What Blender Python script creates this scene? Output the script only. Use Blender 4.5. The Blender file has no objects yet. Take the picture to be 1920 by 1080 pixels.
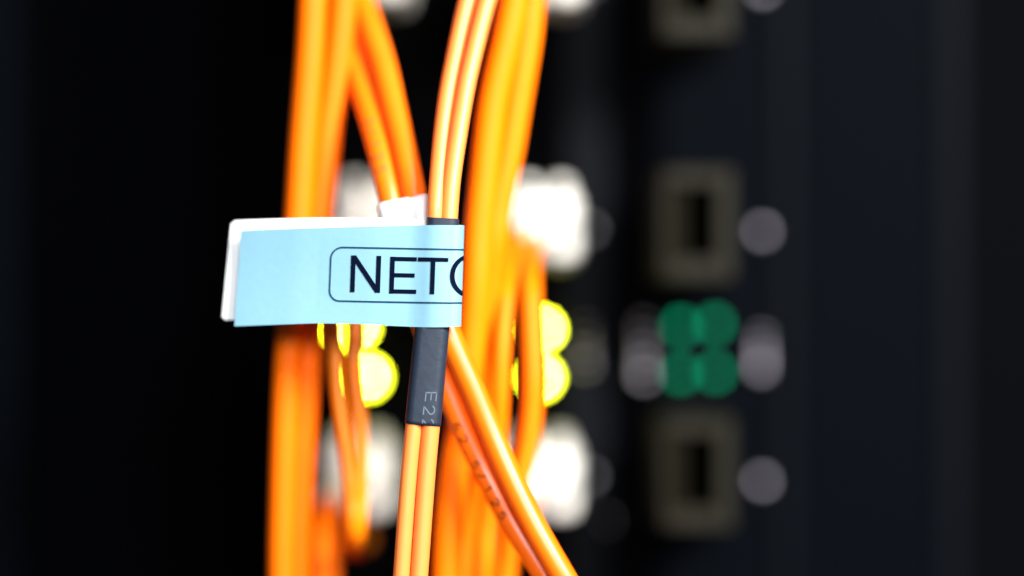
import bpy, bmesh, math, random
from mathutils import Vector
random.seed(7)
S = bpy.context.scene
COL = S.collection

# ------------------------------------------------------------------ camera, light, exposure
D = 0.333            # camera to the plane of the label, metres
K = 0.120 / 1920.0   # metres per photo pixel in that plane
ZC = 1.20            # height of the lens above the floor of the server room

def P(u, v, dep=0.0):
    """a point `dep` mm behind the label plane"""
    y = dep / 1000.0
    s = (D + y) / D
    return Vector(((u - 960) * K * s, y, ZC + (540 - v) * K * s))
def R(px, dep=0.0):
    return px * K * (D + dep / 1000.0) / D

cam = bpy.data.cameras.new('camera'); co = bpy.data.objects.new('camera', cam); COL.objects.link(co)
co.location = (0, -D, ZC); co.rotation_euler = (math.radians(90), 0, 0)
cam.lens = 100; cam.sensor_width = 36; cam.clip_start = 0.01; cam.clip_end = 20
cam.dof.use_dof = True; cam.dof.focus_distance = D - 0.0006; cam.dof.aperture_fstop = 2.8
S.camera = co

w = bpy.data.worlds.new('World'); S.world = w; w.use_nodes = True
bg = w.node_tree.nodes['Background']; bg.inputs[0].default_value = (0.55, 0.68, 1.0, 1); bg.inputs[1].default_value = 0.10

def lamp(name, loc, aim, power, size, colour):
    l = bpy.data.lights.new(name, 'AREA'); l.energy = power; l.shape = 'DISK'; l.size = size; l.color = colour
    o = bpy.data.objects.new(name, l); COL.objects.link(o); o.location = loc
    o.rotation_euler = (Vector(aim) - Vector(loc)).to_track_quat('-Z', 'Y').to_euler()
    return o
lamp('key_lamp', (0.22, -0.25, ZC + 0.17), (0, 0.01, ZC), 5.6, 0.13, (1.0, 0.97, 0.93))
lamp('fill_lamp', (0.05, -0.44, ZC + 0.11), (0, 0.01, ZC), 2.3, 0.12, (0.95, 0.98, 1.0))

S.view_settings.view_transform = 'Standard'; S.view_settings.look = 'None'
S.view_settings.exposure = 0; S.view_settings.gamma = 1
S.cycles.use_denoising = True
S.cycles.use_adaptive_sampling = False
S.cycles.max_bounces = 8

# ------------------------------------------------------------------ materials
def mat(name, base, rough=0.5, metal=0.0, coat=0.0, emit=None, strength=0.0, vary=0.06, scale=400, bump=0.0, spec=0.5, sheen=None):
    m = bpy.data.materials.new(name); m.use_nodes = True
    nt = m.node_tree; b = nt.nodes['Principled BSDF']
    b.inputs['Roughness'].default_value = rough; b.inputs['Metallic'].default_value = metal
    b.inputs['Coat Weight'].default_value = coat; b.inputs['Coat Roughness'].default_value = 0.12
    b.inputs['Specular IOR Level'].default_value = spec
    tc = nt.nodes.new('ShaderNodeTexCoord')
    n = nt.nodes.new('ShaderNodeTexNoise'); n.inputs['Scale'].default_value = scale; n.inputs['Detail'].default_value = 5
    nt.links.new(tc.outputs['Object'], n.inputs['Vector'])
    mx = nt.nodes.new('ShaderNodeMix'); mx.data_type = 'RGBA'
    lo = [c * (1 - vary) for c in base] + [1]; hi = [min(1, c * (1 + vary)) for c in base] + [1]
    mx.inputs[6].default_value = lo; mx.inputs[7].default_value = hi
    nt.links.new(n.outputs['Fac'], mx.inputs[0]); nt.links.new(mx.outputs[2], b.inputs['Base Color'])
    if bump:
        bp = nt.nodes.new('ShaderNodeBump'); bp.inputs['Strength'].default_value = bump; bp.inputs['Distance'].default_value = 0.0001
        nt.links.new(n.outputs['Fac'], bp.inputs['Height']); nt.links.new(bp.outputs['Normal'], b.inputs['Normal'])
    if emit:
        b.inputs['Emission Color'].default_value = (*emit, 1); b.inputs['Emission Strength'].default_value = strength
    return m

M = {
 'orange':  mat('orange_jacket', (0.95, 0.166, 0.0003), 0.48, spec=.12, scale=300, bump=0.05),
 'orange_shaded':  mat('shaded_orange_jacket', (0.93, 0.140, 0.0003), 0.48, spec=.12, scale=300, bump=0.05),  # orange jacket with the weaker light on the left cables put into its colour
 'bright': mat('bright_orange_jacket', (0.97, 0.235, 0.0004), 0.36, spec=.6, scale=300, bump=0.05, vary=.1),
 'deep':    mat('deep_orange_jacket', (0.95, 0.150, 0.0008), 0.34, spec=.55, vary=.1, scale=300, bump=0.05),
 'peach':   mat('pale_orange_jacket', (0.84, 0.215, 0.042), 0.43, spec=.5, scale=500, bump=0.08),
 'heat':    mat('black_heat_shrink', (0.010, 0.017, 0.031), 0.55, spec=.3, scale=900, bump=0.5, vary=0.3),
 'tape':    mat('white_tape', (0.88, 0.88, 0.88), 0.5, scale=700, bump=0.2),
 'blue':    mat('blue_label_paper', (0.150, 0.305, 0.39), 0.55, scale=1200, vary=0.05, bump=0.15),
 'white':   mat('white_label_paper', (0.86, 0.87, 0.87), 0.6, scale=1200, vary=0.02, bump=0.1),
 'ink':     mat('navy_ink', (0.001, 0.003, 0.012), 0.8, spec=0.03),
 'line':    mat('blue_grey_ink', (0.006, 0.035, 0.07), 0.8, spec=0.05),
 'print':   mat('jacket_print', (0.13, 0.016, 0.003), 0.6, spec=0.2),
 'faint':   mat('faint_jacket_print', (0.42, 0.10, 0.02), 0.6, spec=0.2),
 'silver':  mat('pale_sleeve_print', (0.09, 0.12, 0.155), 0.6, spec=0.2),
 'plug':    mat('white_plug_plastic', (0.74, 0.73, 0.67), 0.4, scale=200),
 'plate':   mat('black_powder_coat', (0.0004, 0.0009, 0.0019), 0.7, scale=1500, vary=0.3, bump=0.3, spec=0.02),
 'lip':     mat('grey_black_metal', (0.0022, 0.0026, 0.0040), 0.6, scale=900, vary=0.2, bump=0.3, spec=0.04),
 'rib':     mat('charcoal_rib_paint', (0.0017, 0.0024, 0.0040), 0.6, scale=900, vary=0.2, spec=0.03),
 'dark':    mat('black_void_metal', (0.0003, 0.0004, 0.0010), 0.9, scale=100, spec=0.05),
 'cage':    mat('dull_tinned_cage', (0.0100, 0.0088, 0.0052), 0.6, scale=500, vary=0.25, spec=0.1),
 'flap':    mat('dark_cage_flap', (0.0048, 0.0042, 0.0018), 0.6, scale=500, spec=0.03),
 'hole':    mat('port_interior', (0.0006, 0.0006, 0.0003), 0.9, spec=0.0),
 'steel':   mat('polished_steel', (0.80, 0.76, 0.88), 0.30, metal=0.75, scale=900),
 'ledon':   mat('lit_led', (0.4, 0.5, 0.1), 0.3, emit=(0.90, 1.0, 0.012), strength=42),
 'core':    mat('led_core', (0.5, 0.5, 0.3), 0.3, emit=(1.0, 1.0, 0.20), strength=400),
 'ledoff':  mat('dim_green_led', (0.0, 0.02, 0.01), 0.6, spec=.03, emit=(0.0, 1.0, 0.46), strength=1.4),
}

# ------------------------------------------------------------------ helpers
def tag(o, label=None, cat=None, group=None, kind=None):
    if label: o['label'] = label
    if cat: o['category'] = cat
    if group: o['group'] = group
    if kind: o['kind'] = kind
    return o
def empty(name, loc, **k):
    o = bpy.data.objects.new(name, None); COL.objects.link(o); o.location = loc; o.empty_display_size = 0.005
    return tag(o, **k)
def link(name, me, m, parent=None, smooth=True):
    if m and not me.materials: me.materials.append(m)
    if smooth:
        for p in me.polygons: p.use_smooth = True
    o = bpy.data.objects.new(name, me); COL.objects.link(o)
    if parent:
        # geometry is written in world coordinates: shift it into the parent's frame
        for v in me.vertices: v.co -= WL(parent)
        o.parent = parent
    return o
def WL(o):
    l = Vector(o.location)
    while o.parent: o = o.parent; l += Vector(o.location)
    return l
def frommesh(name, verts, faces, m, parent=None, smooth=True):
    me = bpy.data.meshes.new(name); me.from_pydata([tuple(v) for v in verts], [], faces); me.update()
    return link(name, me, m, parent, smooth)

def catmull(pts, n=14):
    out = []
    q = [pts[0] + (pts[0] - pts[1])] + pts + [pts[-1] + (pts[-1] - pts[-2])]
    for i in range(1, len(q) - 2):
        a, b, c, d = q[i-1], q[i], q[i+1], q[i+2]
        for j in range(n):
            t = j / n
            out.append(0.5 * ((2*b) + (c-a)*t + (2*a-5*b+4*c-d)*t*t + (3*b-a-3*c+d)*t*t*t))
    out.append(q[-2]); return out
def smooth_path(p, it=6):
    for _ in range(it):
        p = [p[0]] + [(p[i-1] + p[i]*2 + p[i+1]) / 4 for i in range(1, len(p)-1)] + [p[-1]]
    return p

class Tube:
    """a jacket strand: centre line through (u, v, depth mm) points, radius in metres"""
    def __init__(self, pts, r, n=14, it=10):
        self.c = smooth_path(catmull([P(*p) for p in pts], n), it)
        self.r = r if callable(r) else (lambda i, r=r: r)
        self.T, self.X, self.Y = [], [], []
        for i in range(len(self.c)):
            t = (self.c[min(i+1, len(self.c)-1)] - self.c[max(i-1, 0)]).normalized()
            x = Vector((1, 0, 0)) - t * t.x
            x.normalize()
            y = t.cross(x)          # for a strand running down this points away from or to the viewer
            if y.y > 0 and abs(t.z) > .4: y = -y
            self.T.append(t); self.X.append(x); self.Y.append(y)
        self.s = [0.0]
        for i in range(1, len(self.c)): self.s.append(self.s[-1] + (self.c[i] - self.c[i-1]).length)
    def build(self, name, m, parent, seg=22, flat=1.0, cap=None):
        vs, fs = [], []
        for i, c in enumerate(self.c):
            x = self.X[i]; y = self.T[i].cross(x)
            for j in range(seg):
                a = 2*math.pi*j/seg
                if cap: vs.append(c + x*(math.copysign(self.r(i)-cap, math.cos(a)) + cap*math.cos(a)) + y*math.sin(a)*cap)
                else: vs.append(c + (x*math.cos(a) + y*math.sin(a)*flat) * self.r(i))
        n = len(self.c)
        for i in range(n-1):
            for j in range(seg):
                fs.append((i*seg+j, i*seg+(j+1)%seg, (i+1)*seg+(j+1)%seg, (i+1)*seg+j))
        fs.append(tuple(range(seg-1, -1, -1))); fs.append(tuple(range((n-1)*seg, n*seg)))
        return frommesh(name, vs, fs, m, parent)
    def at(self, s, a, lift=0.00002, flat=1.0):
        """point on the skin: arc length s, angle a from the line facing the viewer (towards +x)"""
        i = 0
        while i < len(self.s)-2 and self.s[i+1] < s: i += 1
        t = (s - self.s[i]) / max(1e-9, self.s[i+1] - self.s[i])
        c = self.c[i].lerp(self.c[i+1], t); x = self.X[i].lerp(self.X[i+1], t); y = self.Y[i].lerp(self.Y[i+1], t)
        r = self.r(i) + lift
        return c + x*math.sin(a)*r + y*math.cos(a)*r*flat + y*(lift if flat < 1 else 0)
    def s_of_v(self, v):
        z = lambda p: 540 - (p.z - ZC) / (K * (D + p.y) / D)
        return min(range(len(self.c)), key=lambda i: abs(z(self.c[i]) - v)) and self.s[min(range(len(self.c)), key=lambda i: abs(z(self.c[i]) - v))]

# a tiny stroke alphabet (x right, y up, both 0..1; heights 1)
def arc(cx, cy, rx, ry, a0, a1, n=16):
    return [(cx + rx*math.cos(math.radians(a0+(a1-a0)*i/n)), cy + ry*math.sin(math.radians(a0+(a1-a0)*i/n))) for i in range(n+1)]
GL = {
 'E': [[(0,0),(0,1)],[(0,.95),(.65,.95)],[(0,.52),(.58,.52)],[(0,.05),(.65,.05)]],
 '2': [arc(.32,.70,.30,.27,170,-30)+[(.03,.05)],[(.0,.04),(.66,.04)]],
 '5': [[(.60,.96),(.12,.96),(.06,.52)]+arc(.32,.33,.30,.29,120,-160)],
 '6': [arc(.33,.31,.28,.28,0,360,20),[(.05,.34)]+arc(.42,.5,.36,.46,170,70,8)],
 '1': [[(.1,.75),(.32,.97),(.32,0)]],
 '/': [[(.0,-.02),(.5,1.02)]],
 '.': [[(.2,.0),(.2,.13)]],
 '0': [arc(.33,.5,.28,.46,0,360,22)],
}
def strip(poly, hw, mp, verts, faces, step=0.12):
    """a pen stroke of half width hw along poly, mapped to the surface by mp(x, y)"""
    pts = []
    for a, b in zip(poly, poly[1:]):
        L = math.dist(a, b); k = max(1, int(L/step))
        for i in range(k): pts.append((a[0]+(b[0]-a[0])*i/k, a[1]+(b[1]-a[1])*i/k))
    pts.append(poly[-1]); base = len(verts)
    for i, p in enumerate(pts):
        a = pts[max(0, i-1)]; b = pts[min(len(pts)-1, i+1)]
        dx, dy = b[0]-a[0], b[1]-a[1]; L = math.hypot(dx, dy) or 1
        verts.append(mp(p[0]-dy/L*hw, p[1]+dx/L*hw)); verts.append(mp(p[0]+dy/L*hw, p[1]-dx/L*hw))
    for i in range(len(pts)-1):
        faces.append((base+2*i, base+2*i+1, base+2*i+3, base+2*i+2))
def jacket_text(tube, text, v0, ang, height_px, pitch_px, m, parent, hw=.075, up=+1):
    h = R(height_px); pit = R(pitch_px); s0 = tube.s_of_v(v0)
    verts, faces = [], []
    for k, ch in enumerate(text):
        for poly in GL.get(ch, []):
            def mp(x, y, k=k):
                return tube.at(s0 + k*pit + x*h*1.15, ang + (y-.5)*h/tube.r(0)*up, 0.00003)
            strip(poly, hw, mp, verts, faces)
    return frommesh('jacket_print', verts, faces, m, parent, smooth=False)

def box(u0, u1, v0, v1, d0, d1, name, m, parent=None, bev=0.0004, seg=3):
    """a bevelled block; pixel-like sizes are read at its front depth d0 (mm), it runs back to d1"""
    a = P(u0, v1, d0); b = P(u1, v0, d0); y1 = d1/1000
    bm = bmesh.new(); bmesh.ops.create_cube(bm, size=1)
    c = Vector(((a.x+b.x)/2, (a.y+y1)/2, (a.z+b.z)/2)); s = Vector((b.x-a.x, y1-a.y, b.z-a.z))
    for v in bm.verts: v.co = Vector((v.co.x*s.x, v.co.y*s.y, v.co.z*s.z)) + c
    if bev: bmesh.ops.bevel(bm, geom=bm.edges[:], offset=min(bev, min(s)*.45), segments=seg, profile=.6, affect='EDGES')
    me = bpy.data.meshes.new(name); bm.to_mesh(me); bm.free()
    return link(name, me, m, parent, smooth=False)

def lathe(profile, centre, name, m, parent=None, seg=20):
    """profile: list of (radius px, forward px) turned about the axis that faces the viewer"""
    k = K * (D + centre.y) / D
    vs, fs = [], []
    for r, f in profile:
        for j in range(seg):
            a = 2*math.pi*j/seg
            vs.append(centre + Vector((math.cos(a)*r*k, -f*k, math.sin(a)*r*k)))
    for i in range(len(profile)-1):
        for j in range(seg): fs.append((i*seg+j, i*seg+(j+1)%seg, (i+1)*seg+(j+1)%seg, (i+1)*seg+j))
    fs.append(tuple(range((len(profile)-1)*seg, len(profile)*seg)))
    return frommesh(name, vs, fs, m, parent)
DOME = [(1.0,-.3),(1.0,0.15),(.92,.42),(.72,.68),(.45,.86),(.15,.95)]
def dome(u, v, dep, r, name, m, parent=None, f=1.0):
    return lathe([(a*r, b*r*f) for a, b in DOME], P(u, v, dep), name, m, parent)

# ------------------------------------------------------------------ the cabinet behind
PD = 62.0     # depth of the card faces
def slab(name, x0, x1, z0, z1, y0, y1, m):
    bm = bmesh.new(); bmesh.ops.create_cube(bm, size=1)
    for v in bm.verts: v.co = Vector(((x0+x1)/2+v.co.x*(x1-x0), (y0+y1)/2+v.co.y*(y1-y0), (z0+z1)/2+v.co.z*(z1-z0)))
    me = bpy.data.meshes.new(name); bm.to_mesh(me); bm.free()
    return link(name, me, m, None, False)
tag(slab('cabinet_back_wall', -.35, .35, ZC-.35, ZC+.35, .130, .134, M['dark']), kind='structure')

VT, VB = -900, 1980       # the cards run on above and below the frame
M['void2'] = mat('matt_black_face', (0.0003, 0.0003, 0.0005), 0.85, scale=900, spec=0.01)
rail = empty('rack_rail', P(0, 540, 48), label='dark navy upright rack rail at the far left edge of the frame', cat='rack rail')
box(-160, 40, VT, VB, 52, 58, 'flange', M['plate'], rail, bev=.0015)
box(-240, -160.5, VT, VB, 46, 100, 'side_web', M['plate'], rail, bev=.001)

# --- card on the left, the one the white plugs are in
ca = empty('switch_card', P(800, 540, PD), label='charcoal switch card behind the orange cables, with white plugs and lit yellow lights', cat='switch card', group='switch cards in the cabinet')
box(505, 1052, VT, VB, PD+2.5, PD+8, 'faceplate', M['void2'], ca, bev=.0006)
box(1052.5, 1142, VT, VB, PD, PD+10, 'edge_strip', M['lip'], ca, bev=.0018, seg=5)
# --- card on the right with empty ports
cb = empty('switch_card', P(1500, 540, PD), label='black switch card on the right with empty ports and dim green lights', cat='switch card', group='switch cards in the cabinet')
box(1236, 1456, VT, VB, PD, PD+9, 'port_strip', M['plate'], cb, bev=.0008)
box(1456.5, 1494, VT, VB, PD-1.0, PD+9, 'raised_rib', M['lip'] , cb, bev=.0010)
box(1494.5, 1762, VT, VB, PD, PD+9, 'faceplate', M['plate'], cb, bev=.0006)
box(1762.5, 1806, VT, VB, PD-1.0, PD+9, 'raised_rib', M['lip'], cb, bev=.0012)
box(1160, 1235.5, VT, VB, PD+7, PD+12, 'guide_channel', M['dark'], cb, bev=.0005)
for o in cb.children:
    if o.name.startswith('raised_rib'): o.data.materials[0] = M['rib']

def port(card, u, v, lit=False):
    t = empty('port', P(u, v, PD), ); t.parent = card; t.location = P(u, v, PD) - WL(card)
    F, B = 40.0, PD - .5           # the socket housing stands proud of the card
    x0, x1, y0, y1 = u-66, u+66, v-102, v+104
    a0, a1, b0, b1 = u-24, u+36, v-72, v+66
    def bx(*a, **k): return box(*a, parent=t, **k)
    bx(x0, x0+13, y0, y1, F, B, name='cage_side', m=M['cage'], bev=.0004)
    bx(a1, x1, y0, y1, F, B, name='cage_side', m=M['cage'], bev=.0004)
    bx(x0+13.5, a1-.5, y0, b0, F, B, name='cage_top', m=M['cage'], bev=.0004)
    bx(x0+13.5, a1-.5, b1, y1, F, B, name='cage_bottom', m=M['cage'], bev=.0004)
    bx(x0+13.5, a0, b0+.5, b1-.5, F+1, B, name='cage_flap', m=M['flap'], bev=.0003)
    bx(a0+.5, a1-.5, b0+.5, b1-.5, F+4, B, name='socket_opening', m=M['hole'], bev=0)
    return t
for v in (-34, 420, 888): port(cb, 1308, v)
for v in (-34, 420, 888):
    dome(1427, v+15, PD-1, 10.5, 'captive_screw', M['steel'], cb)
for v in (430, 893, -30):
    dome(1106, v, PD-1.5, 7.5, 'captive_screw', M['steel'], ca)
dome(1140, 975, PD-1.0, 4.2, 'captive_screw', M['steel'], ca)
# columns of little steel spring contacts either side of the status lights
def springs(card, u, v0, v1, n, r):
    for i in range(n):
        v = v0 + (v1-v0)*i/(n-1)
        dome(u + random.uniform(-2, 2), v, PD-1.5, r*(.62 + .55*i/(n-1)), 'spring_contact', M['steel'], card)
springs(cb, 1206, 608, 706, 5, 7.5)
springs(cb, 1427, 632, 690, 4, 8.0)
springs(ca, 1099, 614, 684, 4, 6.0)
box(1196, 1218, 594, 722, PD-1.2, PD+7, 'contact_bar', M['plate'], cb, bev=.0002)
for u, v in ((1277, 612), (1340, 608), (1276, 700), (1341, 698)):
    dome(u, v, PD-1.0, 10.5, 'status_light', M['ledoff'], cb, .7)
for u, v, r in ((1017, 617, 11), (1013, 708, 12), (668, 612, 12), (690, 707, 12.5)):
    L = dome(u, v, PD+1.0, r*1.2, 'status_light', M['ledon'], ca, .7); dome(u, v, PD-.1, r*.32, 'led_core', M['core'], L, .7)
dome(643, 614, PD+1.0, 12.5, 'status_light', M['ledon'], ca, .7)

# ------------------------------------------------------------------ cables
def strand(th, pts, r_px, dep, m, it=10):
    t = Tube(pts, R(r_px, dep), it=it); o = t.build('strand', M[m], th); return t, o

def plug(th, u, v, boots):
    """white duplex plug standing out of the card"""
    for du in (-31, 31):
        b = box(u+du-28, u+du+28, v-62, v+66, 44, PD-1.5, 'plug_body', M['plug'], th, bev=.0022, seg=5)
        box(u+du-14, u+du+14, v-84, v-63, 47, PD-1.5, 'latch', M['plug'], th, bev=.0006)
    for pts in boots:
        tb = Tube(pts, R(1, 40)); n = len(tb.c)
        tb.r = lambda i, n=n: R(24 - 9*i/n, 40)
        tb.build('boot', M['plug'], th)

# 1. thick duplex cable at the left
c1 = empty('fibre_cable', P(570, 540, 13), label='thick orange duplex cable hanging straight at the left, behind the label', cat='cable')
A = [(592,-500,13),(588,-60,13),(587,0,13),(581,117,13),(569,272,13),(561,405,13),(552,520,13),(545,620,13),(537,750,13),(531,950,13),(529,1120,13),(532,1560,13)]
Bp = [(680,-500,15),(652,-60,15),(645,0,15),(638,78,15),(626,175,15),(617,233,15),(608,331,15),(599,405,15),(588,520,15),(580,620,15),(572,750,15),(561,950,15),(557,1120,15),(560,1560,15)]
strand(c1, A, 27, 13, 'orange_shaded'); strand(c1, Bp, 26.5, 15, 'orange_shaded')
c1b = empty('fibre_cable', P(600, 540, 18), label='orange cable mostly hidden behind the thick left pair, showing as a sliver between its strands', cat='cable')
strand(c1b, [(624,-500,19),(622,0,19),(616,120,19),(600,300,19),(588,420,19),(575,620,19),(563,800,19),(552,1000,19),(550,1560,19)], 20, 19, 'orange_shaded')

# 2. the cable that crosses behind the label and runs off to lower right, marked by white tape
c2 = empty('fibre_cable', P(760, 400, 5), label='orange duplex cable with white tape band, crossing behind the label to the lower right', cat='cable')
C1 = [(560,-420,26),(625,-60,22),(640,20,20),(664,115,16),(690,200,12),(711,283,8),(735,384,5),(765,500,5),(797,622,5),(824,690,6),(851,758,6),(877,819,6),(905,876,6),(934,932,5.5),(963,985,5.5),(1023,1080,4.5),(1090,1180,4),(1300,1520,2)]
C2 = [(600,-420,24),(668,-60,20),(680,0,18),(699,60,15),(718,115,13),(738,198,10),(759,283,7),(778,372,4.5),(806,500,4),(836,610,3.5),(858,665,3.5),(884,722,3.5),(918,804,3.5),(955,890,3),(1001,985,2.5),(1056,1080,2),(1110,1170,2),(1330,1520,1)]
t1,_ = strand(c2, C1, 22.5, 5, 'deep', 60); t2,_ = strand(c2, C2, 23.5, 4, 'deep', 60)
jacket_text(t1, '62.5/125', 790, -.42, 17, 27, M['print'], c2)
jacket_text(t1, '5/125', 236, -.25, 19, 27, M['faint'], c2)
# white band round both strands
def band(th, ta, tb, v0, v1, pad, m, name):
    sa0, sa1, sb0, sb1 = ta.s_of_v(v0[0]), ta.s_of_v(v1[0]), tb.s_of_v(v0[1]), tb.s_of_v(v1[1])
    N, seg = 16, 40; vs, fs = [], []
    for i in range(N+1):
        t = i/N
        def cen(tu, s):
            k = min(range(len(tu.s)), key=lambda q: abs(tu.s[q]-s)); return tu.c[k].copy(), tu.T[k]
        def cenl(tu, s):
            k = 0
            while k < len(tu.s)-2 and tu.s[k+1] < s: k += 1
            f = (s-tu.s[k])/max(1e-9, tu.s[k+1]-tu.s[k]); return tu.c[k].lerp(tu.c[k+1], f)
        a = cenl(ta, sa0+(sa1-sa0)*t); b = cenl(tb, sb0+(sb1-sb0)*t)
        ax = (b-a); L = ax.length; ax.normalize()
        y = Vector((0,-1,0)); y = (y - ax*y.dot(ax)).normalized(); r = ta.r(0)+pad*min(1, .35 + math.sqrt(t*6))
        for j in range(seg):
            th_ = 2*math.pi*j/seg; cx, sy = math.cos(th_), math.sin(th_)
            base = b if cx > 0 else a
            vs.append(base + ax*cx*r + y*sy*r*(1-.10*(1-abs(cx))))
    for i in range(N):
        for j in range(seg): fs.append((i*seg+j, i*seg+(j+1)%seg, (i+1)*seg+(j+1)%seg, (i+1)*seg+j))
    return frommesh(name, vs, fs, m, th)
band(c2, t1, t2, (380, 371), (470, 455), .00042, M['tape'], 'tape_band')

# 3. the sharp pale cable inside black heat shrink
c3 = empty('fibre_cable', P(800, 540, 0), label='sharp pale orange duplex cable in a black sleeve, carrying the blue label', cat='cable')
S1 = [(960,-400,15),(893,-60,9),(877,0,8),(864,53,7),(852,110,5.8),(839,176,4.4),(827,268,2.6),(818,375,.3),(816,425,0),(806,520,0),(796,610,0),(787,700,0),(777,790,0),(766,900,0),(753,1080,0),(747,1180,0),(740,1560,0)]
S2 = [(1010,-400,13),(932,-60,8),(914,0,7),(900,53,6),(884,119,4.7),(872,176,3.7),(857,268,2),(847,340,.7),(842,405,0),(841,425,0),(833,520,0),(826,610,0),(818,700,0),(809,790,0),(799,900,0),(786,1080,0),(780,1180,0),(773,1560,0)]
s1,_ = strand(c3, S1, 15.8, 0, 'peach'); s2,_ = strand(c3, S2, 16.8, 0, 'peach')
sl = Tube([(830.5,409,0),(829,430,0),(818,520,0),(810.5,615,0),(802,700,0),(793,796,0)], R(30), it=3)
nsl = len(sl.c); sl.r = lambda i: R(30.5 + 3.5*min(1, max(0, i/nsl*1.15-.1)))
sl.c = [sl.c[i] for i in range(nsl)]
so = sl.build('heat_shrink_sleeve', M['heat'], c3, seg=41, cap=R(18.3))
# white print read from top to bottom near the lower end of the sleeve
vs, fs = [], []
def smp(k):
    def f(x, y):
        v = 736 + k*25 + x*25; v = min(v, 793.5)
        u_c = 829 - (v-430)*.0984
        u = u_c + 7 + (y-.5)*22 + (2 if k else 3)
        s = sl.s_of_v(v); return P(u, v, -1.185)
    return f
for k, ch in enumerate('E22'):
    for poly in GL[ch]: 
        strip([(x, 1-y) for x, y in poly] if False else poly, .05, smp(k), vs, fs)
frommesh('sleeve_print', vs, fs, M['silver'], c3, smooth=False)

# 4. thick duplex cable to the right of the label
c4 = empty('fibre_cable', P(900, 540, 12), label='thick orange duplex cable hanging just right of the label, running off the bottom edge', cat='cable')
R1 = [(1010,-500,11),(978,-60,11),(966,0,11),(950,78,11),(932,156,11),(919,233,11),(903,389,11),(898,450,11),(894,524,11),(887,620,11.5),(871,760,12),(853,880,12),(843,980,12),(838,1080,12),(836,1180,12),(836,1560,12)]
R2 = [(1040,-500,14),(1004,-60,14),(997,0,14),(989,78,14),(970,195,14),(954,292,14),(934,389,14),(926,450,14),(917,524,15),(906,620,16),(899,700,17),(892,800,19),(884,900,20),(876,1000,21),(868,1080,21),(860,1560,21)]
strand(c4, R1, 27.5, 11, 'orange'); strand(c4, R2, 26, 14, 'orange')

# 5. leads that end in white plugs
def lead(label, u, v, pa, pb, r, m='orange', r2=None):
    th = empty('patch_lead', P(u, v, PD-2), label=label, cat='patch lead', group='patch leads plugged into the left card')
    ta, oa = strand(th, pa, r, 15, m, it=4); tb, ob = strand(th, pb, r2 or r, 15, m, it=4)
    plug(th, u, v, [[(u-36, v, 45), ((u-36+pa[0][0])/2, v+6, 40), pa[1]], [(u+36, v, 45), ((u+36+pb[0][0])/2, v+6, 40), pb[1]]] if False else [])
    for s, pp in ((-36, pa), (36, pb)):
        q = pp[0]
        tt = Tube([(u+s, v, 46), (u+s*.8, v+2, 41), (q[0]*.6+(u+s)*.4, (q[1]+v)/2, q[2]+2.5), (pp[1][0], pp[1][1], pp[1][2])], R(20, 40), n=8, it=3)
        k = len(tt.c); tt.r = lambda i, k=k: R(24-5*i/k, 40)
        tt.build('boot', M['plug'], th)
    return th
lead('orange lead from the white plug right of the label, dropping in two strands', 1022, 422,
     [(985,425,39),(970,432,33),(960,470,24),(951,540,16),(945,600,14),(941,661,13),(938,740,13),(934,820,14),(925,880,14),(915,950,14),(902,1080,14),(890,1200,14),(880,1560,14)],
     [(1010,440,41),(1000,450,35),(993,490,26),(995,540,19),(998,620,17),(1000,700,16),(998,770,16),(989,840,16),(975,900,16),(960,980,16),(950,1080,16),(940,1200,16),(930,1560,16)], 16, r2=19)
lead('orange lead looping down below the label, its white plug just above the label', 690, 415,
     [(655,428,41.0),(642,440,35.0),(632,480,25.0),(629,540,15.0),(628,620,13.0),(630,660,13.0),(633,715,13.0),(641,784,13.0),(651,863,13.0),(657,930,13.0),(661,1000,14.0),(664,1030,23.0),(665,1028,31.0),(666,1020,43.0),(667,1010,66.0)],
     [(690,440,43.0),(680,450,37.0),(666,500,27.0),(664,560,17.0),(664,620,16.0),(664,660,15.0),(667,707,15.0),(675,784,15.0),(678,863,15.0),(677,930,15.0),(673,1000,16.0),(670,1030,25.0),(671,1028,33.0),(672,1020,45.0),(673,1010,66.0)], 13.5, m='bright')
lead('short orange lead bent down from the lowest left white plug', 668, 903,
     [(630,915,40),(617,940,33),(606,985,28),(603,1030,26),(601,1080,25),(600,1200,25),(600,1560,25)],
     [(655,930,44),(640,960,36),(627,1000,31),(623,1040,29),(622,1080,28),(622,1200,28),(622,1560,28)], 15)
lead('lead behind the diagonal cable, ending in the lower right white plug', 1022, 905,
     [(985,915,44),(965,930,38),(945,980,34),(930,1040,32),(920,1120,32),(915,1560,32)],
     [(1000,930,46),(985,945,42),(965,990,38),(950,1040,36),(940,1120,36),(935,1560,36)], 17)
lead('lead behind the right cable bundle, its white plug cut off by the top edge', 1030, -62,
     [(985,-50,44),(975,-30,36),(962,20,22),(944,110,16),(920,250,15.5),(899,420,15.5),(886,560,15.5),(868,760,16),(842,1000,16),(836,1560,16)],
     [(1000,-40,46),(985,-20,40),(970,30,26),(950,120,19),(926,250,18.5),(904,420,18.5),(890,560,18.5),(872,760,19),(846,1000,19),(840,1560,19)], 16)
lead('lead behind the left cable bundle, its dim plug cut off by the top edge', 700, -68,
     [(640,-50,44),(620,-30,38),(605,20,34),(595,110,32),(590,250,30),(575,420,28),(562,560,28),(553,760,28),(545,1000,28),(545,1560,28)],
     [(655,-40,46),(640,-20,40),(622,30,36),(608,120,34),(600,250,32),(585,420,30),(572,560,30),(560,760,30),(552,1000,30),(552,1560,30)], 16)

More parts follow.
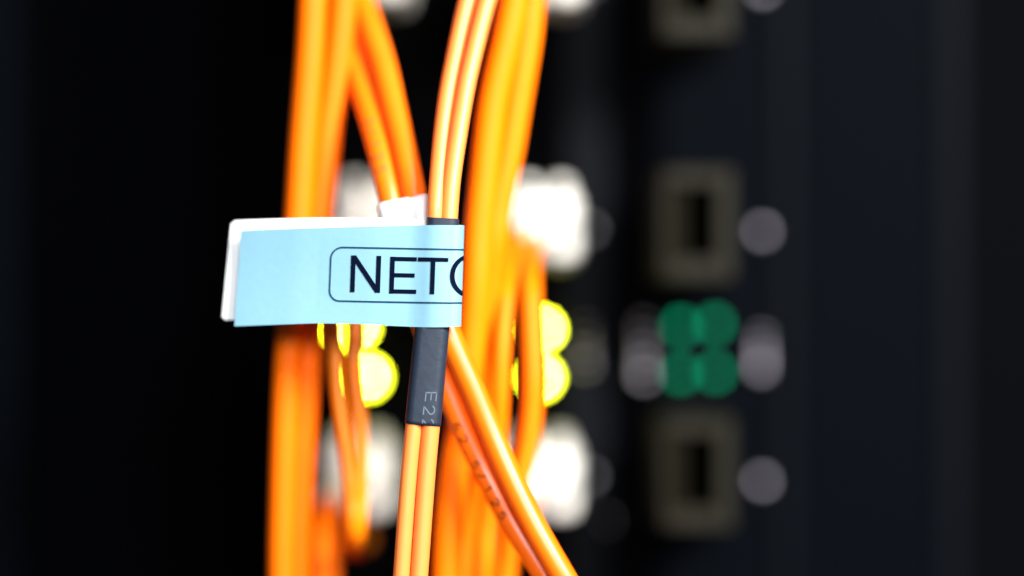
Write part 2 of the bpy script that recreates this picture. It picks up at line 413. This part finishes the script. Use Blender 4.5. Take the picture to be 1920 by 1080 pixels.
# ------------------------------------------------------------------ the blue flag label
lb = empty('cable_label', P(650, 520, 0), label='light blue flag label lettered NETC in a thin border, folded round the sleeved cable', cat='label')
def lerp_tab(tab, x):
    if x <= tab[0][0]: return tab[0][1]
    for (a, b), (c, d) in zip(tab, tab[1:]):
        if x <= c:
            t = (x-a)/(c-a); t = t*t*(3-2*t) if False else t; return b+(d-b)*t
    return tab[-1][1]
XF = 848.0; RF = 22.0                       # fold: straight until XF, then a half turn of radius RF
ARC = math.pi*RF
DEPF = [(430,3.2),(480,2.4),(560,1.3),(640,.5),(700,-.1),(755,-.45),(782,-.65),(800,-1.15),(816,-1.45),(832,-1.46),(848,-1.375)]
TOPF = [(440,433),(500,430),(650,425.5),(760,423),(830,422),(870,423)]
BOTF = [(440,612),(520,609),(600,606),(680,607.5),(740,611),(800,613.5),(840,613.5),(870,612)]
TOPB = [(415,416),(440,413.5),(520,410.5),(600,408.5),(700,408.5),(770,411),(800,413),(830,419),(870,423)]
BOTB = [(415,601),(600,594),(700,596),(870,612)]
DEPB = [(410,5.2),(450,4.2),(560,2.5),(640,1.6),(720,1.40),(848,1.375)]
def sm(tab, x, w=14):
    return sum(lerp_tab(tab, x+o) for o in (-w,-w/2,0,w/2,w))/5
def label_pt(s, t, off=0.0):
    """s: distance along the strip in px (x on the front face, going round the fold after XF); t: 0 top .. 1 bottom"""
    if s <= XF:
        top, bot = sm(TOPF, s), sm(BOTF, s); x = s; dep = sm(DEPF, s, 12 if s < 830 else max(.1, min(12,(848-s)*.66)))
        x += (-12*t if s < 452 else -12*t*max(0,(1-(s-452)/396))) - 6*t*max(0, (s-452)/396)
        dep += .35*math.sin(t*3.1)*(1 if s < 600 else max(0, 1-(s-600)/150))
        return P(x, top+(bot-top)*t, dep-off)
    if s < XF+ARC:
        a = (s-XF)/RF; x = XF + RF*math.sin(a); dep = -RF*K*1000*math.cos(a)
        fr = (s-XF)/ARC
        top = sm(TOPF, x)*(1-fr) + sm(TOPB, x)*fr; bot = sm(BOTF, x)*(1-fr) + sm(BOTB, x)*fr
        n = Vector((math.sin(a), -math.cos(a)))
        return P(x - 6*t + n.x*off/(K*1000), top+(bot-top)*t, dep + n.y*off)
    x = XF - (s-XF-ARC)
    top, bot = sm(TOPB, x), sm(BOTB, x)
    xx = x - (18*t)*max(0, min(1, (XF-x)/400))-6*t*max(0, 1-(XF-x)/400)
    return P(xx, top+(bot-top)*t, sm(DEPB, x, 6)+off)
S_END = XF+ARC+(XF-434)
def sheet(name, off, m):
    ss = [452+(XF-452)*i/150 for i in range(150)] + [XF+ARC*i/30 for i in range(30)] + [XF+ARC+(S_END-XF-ARC)*i/60 for i in range(61)]
    N = 16; vs, fs = [], []
    for s in ss:
        for j in range(N+1):
            t = j/N
            # rounded outer corners of the back end
            e = S_END - s
            if e < 6:
                q = 6-e; k = (6-math.sqrt(max(0, 36-q*q)))/185; t = k+(1-2*k)*t
            vs.append(label_pt(s, t, off))
    for i in range(len(ss)-1):
        for j in range(N): fs.append((i*(N+1)+j, (i+1)*(N+1)+j, (i+1)*(N+1)+j+1, i*(N+1)+j+1))
    return frommesh(name, vs, fs, m, lb)
sheet('blue_face', .05, M['blue']); sheet('white_backing', 0.0, M['white'])
def uv_map(x, v):
    """photo-plane print position (x along the strip, v down) -> point just above the blue face"""
    s = x
    xx = min(s, XF)
    top, bot = sm(TOPF, xx), sm(BOTF, xx)
    t = (v-top)/(bot-top)
    s = s + (12*t*max(0,(1-(s-452)/396)) + 6*t*min(1,max(0,(s-452)/396)))
    return label_pt(s, t, .13)
def tilt(x, v): return v + (x-620)*.019
# border
vs, fs = [], []
x0, x1, v0, v1, rr = 621.5, 975, 463.5, 564, 22
poly = [(x, v0) for x in (x1, 900)] + [(x0+rr+1, v0)] + [(x0+rr+rr*math.cos(a), v0+rr-rr*math.sin(a)) for a in [math.pi/2+math.pi/2*i/10 for i in range(11)]] \
     + [(x0+rr+rr*math.cos(a)-3*(i/10), v1-rr-rr*math.sin(a)) for i, a in [(i, math.pi+math.pi/2*i/10) for i in range(11)]] + [(900, v1), (x1, v1)]
poly = [(x - 4*(v-v0)/(v1-v0), v) for x, v in poly]
strip(poly, 1.5, lambda x, v: uv_map(x, tilt(x, v)), vs, fs, step=4)
frommesh('printed_border', vs, fs, M['line'], lb, smooth=False)
# letters: pen strokes of the widths of a plain sans serif
LET = {
 'N': ((659, 479, 56, 69), [([(.075,0),(.075,1)],4.4), ([(.925,0),(.925,1)],4.4), ([(.09,.03),(.91,.97)],4.6)]),
 'E': ((732, 480, 50, 69), [([(.09,0),(.09,1)],4.4), ([(.09,.06),(1,.06)],3.9), ([(.09,.50),(.94,.50)],3.9), ([(.09,.94),(1.02,.94)],3.9)]),
 'T': ((784, 480, 57, 69), [([(0,.06),(1,.06)],3.9), ([(.5,.06),(.5,1)],4.4)]),
 'C': ((845, 478, 60, 71), [(arc(.52,.5,.45,.47,-42,-318,30),4.3)]),
}
for ch, ((lx, lv, lw, lh), st) in LET.items():
    vs, fs = [], []
    for poly, hw in st:
        q = [(lx+x*lw, lv+y*lh) for x, y in poly]
        strip(q, hw, lambda x, v: uv_map(x - (v-lv)*.035, tilt(x, v)-1), vs, fs, step=3)
    frommesh('letter', vs, fs, M['ink'], lb, smooth=False)
